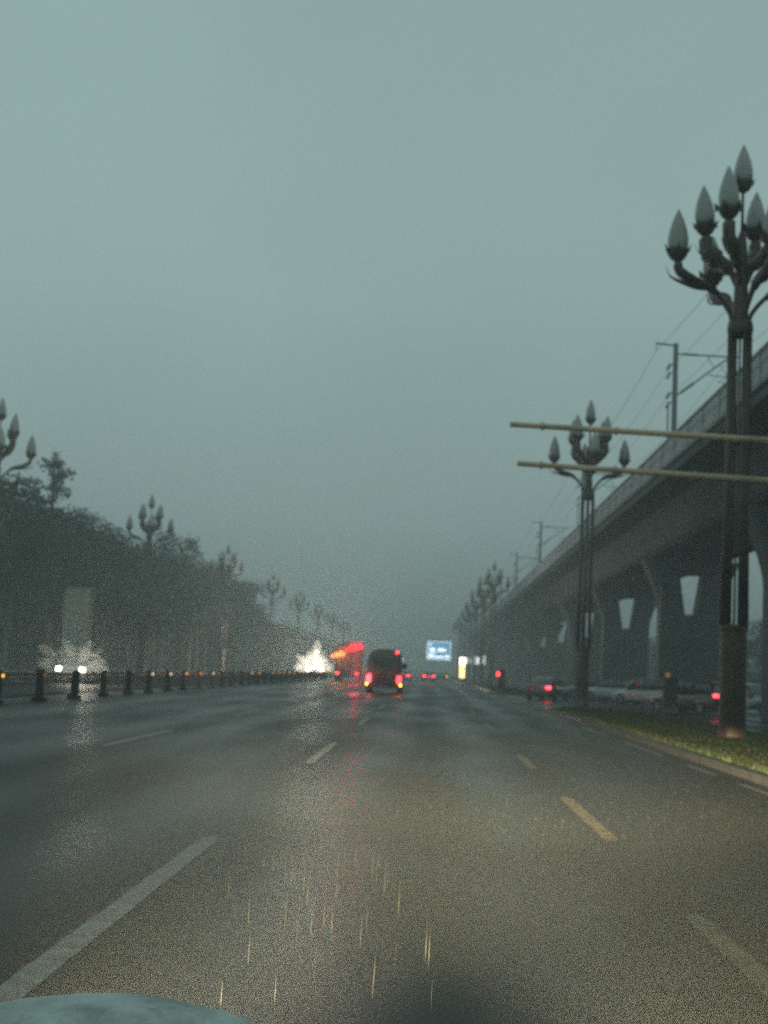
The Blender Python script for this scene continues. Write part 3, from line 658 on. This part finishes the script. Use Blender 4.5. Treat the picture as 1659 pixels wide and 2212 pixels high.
for q in (-1, 1):
    for yy in (-2.6, 3.2): wheel(c, q * 1.0, yy, .46, .28)
    x0, x1 = sorted((q * .62, q * 1.10)); obj('headlight', bx(x0, x1, 4.2, 4.42, .74, 1.08, bev=.04), MT['headfar'], c)
    x0, x1 = sorted((q * .22, q * .55)); obj('added_low_lamp', bx(x0, x1, 4.25, 4.42, .42, .66, bev=.03), MT['head'], c)  # extra low lamps added to give the flare a ragged star shape
    x0, x1 = sorted((q * 1.2, q * 1.42)); obj('mirror', bx(x0, x1, 4.0, 4.1, 1.7, 2.3, bev=.03), MT['plastic'], c)
obj('added_roof_lamp', bx(-.28, .10, 3.95, 4.1, 2.91, 3.2, bev=.03), MT['head'], c)  # extra top lamp added to stretch the flare upwards
for px, pz, pw in ((0, 1.3, 9000), (-.1, 3.0, 2600), (1.9, 2.7, 1000)): glow(c, (px, 5.2, pz), (1, .90, .72), pw, .3)
obj('bumper', bx(-1.15, 1.15, 4.2, 4.38, .34, .48, bev=.03), MT['plastic'], c)
c = car('oncoming_car', 'oncoming car with a close pair of warm yellow headlights, farther off in the queue', 'car', (-15.6, 262, 0), PI, 'carsilver', head='orange2')
glow(c, (0, 3.2, .7), (1, .55, .2), 500, .3)
# ahead
c = car('car_ahead', 'small dark car ahead in our lane with two red tail lights', 'car', (.10, 190, 0), 0, 'cardark', tail='redfar')
glow(c, (0, -2.6, .8), (1, .04, .06), 40)
c = car('car_ahead', 'car mostly hidden in front of the olive minibus, one red tail light showing', 'car', (-2.95, 168, 0), 0, 'carbrown', tail='redfar')
c = car('car_ahead', 'dim dark car at the right lane edge with a small orange indicator', 'car', (2.55, 238, 0), 0, 'cargrey', tail='lampoff', ind='orange')
# minibus
mb = thing('minibus', 'dark olive minibus ahead with round top and red brake lights', 'minibus', (-2.62, 86, 0))
obj('body', loft([(-2.9, .86, .42, 1.5), (-2.86, .98, .36, 2.35), (-2.7, 1.03, .32, 2.62), (-1.5, 1.06, .30, 2.74), (1.6, 1.06, .30, 2.72), (2.4, 1.02, .30, 2.3), (2.9, .96, .30, 1.25), (3.1, .8, .34, .95)], 26, 3.3), MT['carolive'], mb, smooth=True)
obj('rear_window', bx(-.74, .74, -2.905, -2.80, 1.52, 2.18, bev=.04), MT['glass'], mb)
obj('door_seam', bx(-.012, .012, -2.925, -2.906, .55, 1.50), MT['plastic'], mb)
for s in (-1, 1):
    x0, x1 = sorted((s * .78, s * 1.02)); o = obj('tail_light', bx(x0, x1, -2.98, -2.80, .66, 1.08, bev=.03), MT['red'] if s < 0 else MT['redsoft'], mb)
    x0, x1 = sorted((s * .93, s * 1.06)); obj('indicator', bx(x0, x1, -2.97, -2.82, .46, .62, bev=.02), MT['orange'], mb)
    for y in (-1.8, 1.9): wheel(mb, s * .93, y, .37, .22)
    x0, x1 = sorted((s * 1.06, s * 1.26)); obj('mirror', bx(x0, x1, 2.0, 2.1, 1.5, 1.85, bev=.03), MT['plastic'], mb)
obj('marker_light', bx(.66, .80, -2.87, -2.76, 2.42, 2.52, bev=.02), MT['redfar'], mb)
obj('rear_bumper', bx(-.98, .98, -3.06, -2.9, .34, .54, bev=.03), MT['plastic'], mb)
obj('number_plate', bx(-.22, .22, -3.075, -3.062, .38, .50), MT['plate'], mb)
glow(mb, (-1.55, -5.4, 1.0), (1, .03, .05), 150, .2); glow(mb, (.95, -3.35, .95), (1, .03, .05), 10)
# added lorry whose glowing rear panels stand in for refracted blurs
lo = thing('lorry', 'added tall lorry left of the minibus, its rear panels glowing for refracted red and orange blurs', 'lorry', (-8.0, 142, 0))
bm = bmesh.new(); box(bm, -1.22, 1.22, -4.2, 2.2, 1.05, 3.05, .05); obj('cargo_box', bm, MT['tarp'], lo)  # box of the added lorry
obj('added_tarpaulin', loft([(-4.25, 1.0, 2.9, 3.5), (-4.1, 1.2, 2.7, 3.75), (-2, 1.25, 2.7, 3.95), (0, 1.25, 2.7, 3.9), (2.1, 1.2, 2.7, 3.7), (2.3, 1.0, 2.9, 3.5)], 20, 3), MT['tarp'], lo, smooth=True)
obj('cab', loft([(2.45, 1.1, .7, 2.5), (2.55, 1.2, .6, 2.75), (3.6, 1.2, .5, 2.85), (4.3, 1.18, .5, 2.3), (4.5, 1.1, .55, 1.7)], 20, 4), MT['carbrown'], lo, smooth=True)
bm = bmesh.new(); box(bm, -.5, .5, -4.1, 4.0, .72, 1.0); obj('chassis', bm, MT['plastic'], lo)
obj('underrun_bar', bx(-1.15, 1.15, -4.3, -4.2, .52, .66, bev=.02), MT['plastic'], lo)
for s in (-1, 1):
    for y in (-3.0, -1.9, 3.1): wheel(lo, s * 1.0, y, .48, .28)
    x0, x1 = sorted((s * .8, s * 1.1)); obj('tail_light', bx(x0, x1, -4.33, -4.201, .74, .94, bev=.02), MT['redsoft'], lo)
bm = bmesh.new()
for k, (x, z, r) in enumerate(((.50, 3.40, .50), (1.15, 3.5, .36), (.0, 3.1, .28))): tube(bm, [(x, -4.42 - .01 * k, z), (x, -4.36, z)], r, 16, .75)
obj('red_blur_glow', bm, MT['redblur'], lo)
bm = bmesh.new()
for k, (x, z, r) in enumerate(((-1.1, 2.60, .28), (-.55, 2.75, .34), (-1.5, 2.46, .2))): tube(bm, [(x, -4.42 - .01 * k, z), (x, -4.36, z)], r, 14, .85)
obj('orange_blur_glow', bm, MT['orangeblur'], lo)
glow(lo, (.8, -5.3, 3.5), (1, .03, .06), 520, .3); glow(lo, (-.9, -5.3, 2.7), (1, .35, .1), 330, .3)
# parked
GP = 'cars parked under the viaduct'
car('parked_car', 'white parked car farthest left of the parked row under the viaduct', 'car', (12.9, 97, 0), .95, 'carwhite', group=GP)
car('parked_car', 'white parked car just left of the utility cabinet, second in the parked row', 'car', (13.6, 87, 0), .80, 'carwhite', kind='suv', group=GP)
c = car('parked_car', 'dark maroon car with one glowing red tail light, right of the utility cabinet', 'car', (13.1, 70, 0), .62, 'carbrown', tail='redsoft', tails=(1, 0), kind='suv', group=GP)
car('parked_car', 'white parked car right of the nearest lamp base, under the viaduct', 'car', (17.4, 80, 0), .45, 'carwhite', kind='suv', group=GP)
car('parked_car', 'silver parked car half hidden behind the second lamp base', 'car', (12.8, 108, 0), .9, 'cargrey', group=GP)
c = car('turning_car', 'dark car turning at the verge end with a bright red tail light', 'car', (7.6, 88.5, 0), -.35, 'carbrown', tail='redfar', tails=(0, 1))
glow(c, (.6, -2.6, .8), (1, .04, .05), 12)

# ------------------------------------------------------------------ street furniture
t = thing('utility_cabinet', 'dark narrow utility cabinet with a pale orange marker on top, among the parked cars', 'cabinet', (11.05, 64.2, 0), .1)
obj('cabinet_box', bx(-.3, .3, -.25, .25, .1, 1.62, bev=.02), MT['cabinet'], t); obj('plinth', bx(-.34, .34, -.29, .29, -.01, .099), MT['kerb'], t)
obj('door', bx(-.26, .26, -.27, -.251, .2, 1.5), MT['cabinet'], t); obj('cap', bx(-.34, .34, -.3, .3, 1.622, 1.70, bev=.02), MT['cabinet'], t)
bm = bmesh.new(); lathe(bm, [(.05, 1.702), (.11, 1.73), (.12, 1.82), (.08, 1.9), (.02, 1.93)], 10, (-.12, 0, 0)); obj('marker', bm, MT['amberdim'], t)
t = thing('traffic_pillar', 'dark stubby pillar with a red lamp on the grassy nose of the far verge', 'pillar', (5.95, 114, .1))
bm = bmesh.new(); lathe(bm, [(.42, 0), (.40, .1), (.34, .2), (.32, 1.6), (.36, 1.65), (.30, 1.8), (.1, 1.86)], 14); obj('pillar_body', bm, MT['cabinet'], t)
obj('red_lamp', bx(-.38, -.16, -.42, -.33, 1.25, 1.58, bev=.03), MT['redsoft'], t)
obj('band', bx(-.34, .34, -.345, -.33, .6, .72), MT['kerb'], t)

# blue sign board over the road, far ahead
t = thing('direction_sign', 'large bright blue and white direction sign board hanging over the road ahead', 'road sign', (2.3, 330, 0))
obj('mast', (lambda b: (tube(b, [(6.0, .4, 0), (6.0, .4, 8.6)], .18, 10), b)[1])(bmesh.new()), MT['steel'], t)
obj('arm', (lambda b: (tube(b, [(6.0, .4, 7.4), (-2.2, .4, 7.4)], .11, 8), tube(b, [(6.0, .4, 6.2), (-2.2, .4, 6.2)], .09, 8), b)[2])(bmesh.new()), MT['steel'], t)
S0, S1, Z0, Z1 = -2.7, 2.7, 4.35, 8.45
obj('sign_face', bx(S0, S1, 0, .12, Z0, Z1, bev=.03), MT['signblue'], t)
bm = bmesh.new(); 
for a in ((S0, S1, Z1, Z1 + .1), (S0, S1, Z0 - .1, Z0)): box(bm, a[0], a[1], -.04, .10, a[2] , a[3])
for a in ((S0 - .1, S0, Z0 - .1, Z1 + .1), (S1, S1 + .1, Z0 - .1, Z1 + .1)): box(bm, a[0], a[1], -.04, .10, a[2], a[3])
obj('border', bm, MT['signwhite'], t)
for x0, x1, z0, z1 in ((-2.35, -1.9, 7.55, 8.05), (-2.2, -.9, 6.3, 7.0), (-.3, 1.6, 6.2, 6.95), (-2.4, -1.2, 4.65, 5.5), (-1.0, 1.3, 4.7, 5.15), (1.55, 2.4, 4.65, 5.4), (-2.3, -.6, 5.75, 6.05)):
    obj('white_block', bx(x0, x1, -.02, -.002, z0, z1), MT['signwhite'], t)

t = thing('light_pillar', 'tall glowing yellow light box at the far right roadside', 'light box', (5.6, 232, .1))
obj('plinth', bx(-.5, .5, -.3, .3, 0, .5), MT['cabinet'], t); obj('lower_face', bx(-.42, .42, -.25, .25, .51, 2.7, bev=.04), MT['lightbox'], t)
obj('upper_face', bx(-.46, .46, -.27, .27, 2.71, 3.9, bev=.04), MT['lightboxtop'], t); obj('centre_strip', bx(-.06, .06, -.27, -.251, .7, 2.6), MT['cabinet'], t)
for i, (x, w, h, lb) in enumerate(((7.4, 1.1, 1.1, 'leftmost of the three small white lit boxes right of the yellow light box'), (9.0, .8, 1.3, 'middle of the three small white lit boxes right of the yellow light box'), (10.3, .45, 1.6, 'narrow rightmost of the three small white lit boxes'))):
    t = thing('lit_sign_box', lb, 'sign', (x, 262, 0), 0, 'small white lit boxes'); obj('face', bx(-w / 2, w / 2, -.1, .1, 3.2, 3.2 + h, bev=.02), MT['whitebox'], t); obj('post', bx(-.06, .06, -.05, .05, 0, 3.19), MT['steel'], t)

# tall grey board on the left
t = thing('grey_board', 'tall pale grey board standing before the trees at the left, above the oncoming headlights', 'board', (-25.9, 101, .1), .05)
obj('backing', bx(-1.0, 1.0, .06, .2, .3, 6.25), MT['frame'], t)
z = 3.1
for k in range(5): obj('board_panel', bx(-.96, .96, 0, .058, z, z + .60, bev=.01), MT['board'], t); z += .62
z = .4
for k in range(4): obj('lower_panel', bx(-.96, .96, .01, .058, z, z + .64, bev=.01), MT['boardlow'], t); z += .665
for s in (-1, 1): obj('post', bx(s * 1.06 - .05, s * 1.06 + .05, 0, .2, 0, 6.3), MT['frame'], t)

# our own bonnet at the bottom of the view
t = thing('car_bonnet', 'wet pale blue green bonnet with rounded edge at the bottom left', 'car bonnet', (0, 0, 0))
bm = bmesh.new(); NX, NY = 40, 26; g = []
for j in range(NY + 1):
    row = []
    for i in range(NX + 1):
        x = -.92 + 1.5 * i / NX; yy = .95 + 1.05 * j / NY
        cx = (x + .37) / .34
        z = 1.022 - min(.16, .9 * (x + .375) ** 2) - .10 * max(0, (yy - 1.8) / .2) ** 2 - .06 * max(0, (1.7 - yy) / .7)
        z += .004 * noise.noise(Vector((x * 14, yy * 14, 0)))
        if j == NY: z -= .06
        row.append(bm.verts.new((x, yy, z)))
    g.append(row)
for j in range(NY):
    for i in range(NX): bm.faces.new((g[j][i], g[j][i + 1], g[j + 1][i + 1], g[j + 1][i]))
bo = obj('bonnet_panel', bm, MT['bonnet'], t, smooth=True); bo.modifiers.new('solid', 'SOLIDIFY').thickness = .012
obj('grille', bx(-.8, .5, 1.94, 2.0, .50, .74, bev=.02), MT['plastic'], t)
for s, x in ((-1, -.72), (1, .62)):
    o = obj('headlight', bx(x - .14, x + .14, 1.96, 2.06, .56, .70, bev=.03), MT['dimhead'], t)
    beam(t, (x, 2.12, .63), (1, .78, .44), 105000, (.07, 1, -.0335), 46, 1.0).scale = (1, .078, 1)

# ------------------------------------------------------------------ rain and splashes
rr = random.Random(77); v, f = [], []
def drop(x, y, z, l, r):
    k = len(v); n = 4; dx = l * rr.uniform(-.01, .03)
    v.append((x, y, z)); 
    for q in range(n): a = q * PI / 2; v.append((x + r * math.cos(a), y + r * math.sin(a), z + l * .25))
    v.append((x + dx, y, z + l))
    for q in range(n): f.append((k, k + 1 + (q + 1) % n, k + 1 + q)); f.append((k + 5, k + 1 + q, k + 1 + (q + 1) % n))
for i in range(1900):
    y = rr.uniform(3.4, 26); x = rr.uniform(-.11, .24) * y; z = rr.uniform(.05, .9)
    if y < 7 and x > -.02 * y: continue; drop(x, y, z, rr.uniform(.03, .07), rr.uniform(.0006, .0011))
for i in range(110):
    y = rr.uniform(3.3, 7.5); x = rr.gauss(-.06, .04) * y; z = rr.uniform(.12, .62); drop(x, y, z, rr.uniform(.06, .24), rr.uniform(.0005, .0009))
tag(obj('rain', (v, f), rain_m), 'falling rain drops lit by the headlights in front of the bonnet', 'rain', kind='stuff')
v2, f2 = [], []
for i in range(5200):
    y = rr.uniform(5, 36) ** 1.0; x = rr.uniform(-.28, .36) * y; k = len(v2); r = rr.uniform(.003, .008); h = rr.uniform(.008, .03)
    for q in range(4): a = q * PI / 2 + rr.random(); v2.append((x + r * math.cos(a), y + r * math.sin(a), .003))
    v2.append((x + rr.uniform(-.01, .01), y, .003 + h))
    for q in range(4): f2.append((k + q, k + (q + 1) % 4, k + 4))
tag(obj('rain_splashes', (v2, f2), splash_m), 'small rain splashes on the wet lane', 'rain splashes', kind='stuff')

# ------------------------------------------------------------------ spray clouds, added glare plumes and haze
def vol(name, color, dens, aniso=.2):
    m = bpy.data.materials.new(name); m.use_nodes = True; t = m.node_tree; t.nodes.clear()
    o = t.nodes.new('ShaderNodeOutputMaterial'); p = t.nodes.new('ShaderNodeVolumePrincipled')
    p.inputs['Color'].default_value = (*color, 1); p.inputs['Density'].default_value = dens; p.inputs['Anisotropy'].default_value = aniso
    t.links.new(p.outputs[0], o.inputs['Volume']); return m
VS = vol('spray', (.88, .9, .9), .10, .0)
def spray(x, y, z, rx, ry, rz, label):  # rain spray, also placed to spread the lamp halos
    bm = bmesh.new(); bmesh.ops.create_icosphere(bm, subdivisions=3, radius=1)
    for q in bm.verts: q.co = Vector((q.co.x * rx, q.co.y * ry, q.co.z * rz)) * (1 + .15 * noise.noise(q.co * 1.7 + Vector((x, y, z))))
    tag(obj('spray', bm, VS, None, (x, y, z), smooth=True), label, 'spray', kind='stuff')
VP = vol('flare_plume', (.94, .90, .82), .42, .0)  # added volume that carries starburst glare round lamps
def plumes(x, y, z, lst, label):
    """added plumes shaped like glare rays round the lamps: (angle, start, length, thickness, forward)"""
    bm = bmesh.new()
    for a, st, ln, th, fw in lst:
        a = math.radians(a); d = Vector((math.cos(a), -fw, math.sin(a))).normalized(); p0 = d * st
        r0 = bmesh.ops.create_icosphere(bm, subdivisions=2, radius=1)['verts']
        q = Vector((0, 0, 1)).rotation_difference(d)
        for v_ in r0:
            c = v_.co.copy(); c = Vector((c.x * th, c.y * th, c.z * ln / 2)); v_.co = q @ c + p0 + d * ln / 2
    tag(obj('spray', bm, VP, None, (x, y, z), smooth=True), label, 'spray', kind='stuff')  # added plumes that carry starburst glare
glow(None, (-16.6, 66.7, 1.0), (1, .90, .70), 1100, .3)
plumes(-17.05, 67.4, .72, [(62, .3, 1.4, .26, .3), (18, .5, 1.2, .20, .2), (-4, .3, 1.4, .15, .2), (112, .6, 1.1, .22, .3), (172, 1.1, .9, .26, .2), (150, 1.2, 1.0, .24, .2), (40, .9, .8, .16, .2)], 'added ragged plumes forming the glare of the nearest oncoming headlights')
plumes(-13.4, 164.2, .85, [(86, .2, 3.6, .55, .1), (14, .2, 2.2, .60, .1), (172, .2, 2.3, .62, .1), (140, .5, 2.4, .34, .1), (55, .2, 1.9, .4, .1), (-38, .2, 1.3, .34, .1), (-120, .2, 1.3, .40, .1), (-80, .1, 1.1, .40, .1)], 'added ragged plumes forming the glare of the strongest oncoming lamps')
spray(-13.4, 163.0, 1.35, 2.1, 1.4, 1.4, 'soft spray veil round the strongest oncoming lamps')
spray(-17.0, 66.9, .9, 1.5, .8, .9, 'thin spray veil round the nearest oncoming headlights')
spray(-15.6, 258, 1.5, 2.2, 2.0, 1.4, 'orange lit spray round the farther oncoming headlights')
plumes(-4.1, 80.5, .95, [(88, .0, 1.5, .34, .1), (-88, .0, .8, .34, .1), (40, .1, .8, .28, .1), (140, .1, .8, .26, .1)], 'added ragged plumes forming the red glare left of the minibus')
spray(-4.0, 80.2, 1.1, 1.2, .7, 1.05, 'red lit spray at the left tail light of the minibus')
plumes(-7.4, 136.8, 3.2, [(50, .2, 1.5, .5, .1), (15, .1, 1.7, .45, .1), (160, .4, 1.4, .38, .1), (195, .3, 1.7, .36, .1), (-25, .1, .9, .4, .1), (100, .1, .9, .4, .1)], 'added ragged plumes forming the red and orange blurs behind the top of the lorry')
spray(-7.4, 136.2, 3.0, 2.4, .8, 1.7, 'added spray veil softening the red glow of the lorry panels')
hz = bx(-720, 720, -80, 1600, -1, 24)
HM = vol('haze', (.82, .90, .915), HAZE, .25)
tag(obj('haze', hz, HM), 'even grey rain haze over the whole road', 'haze', kind='stuff')
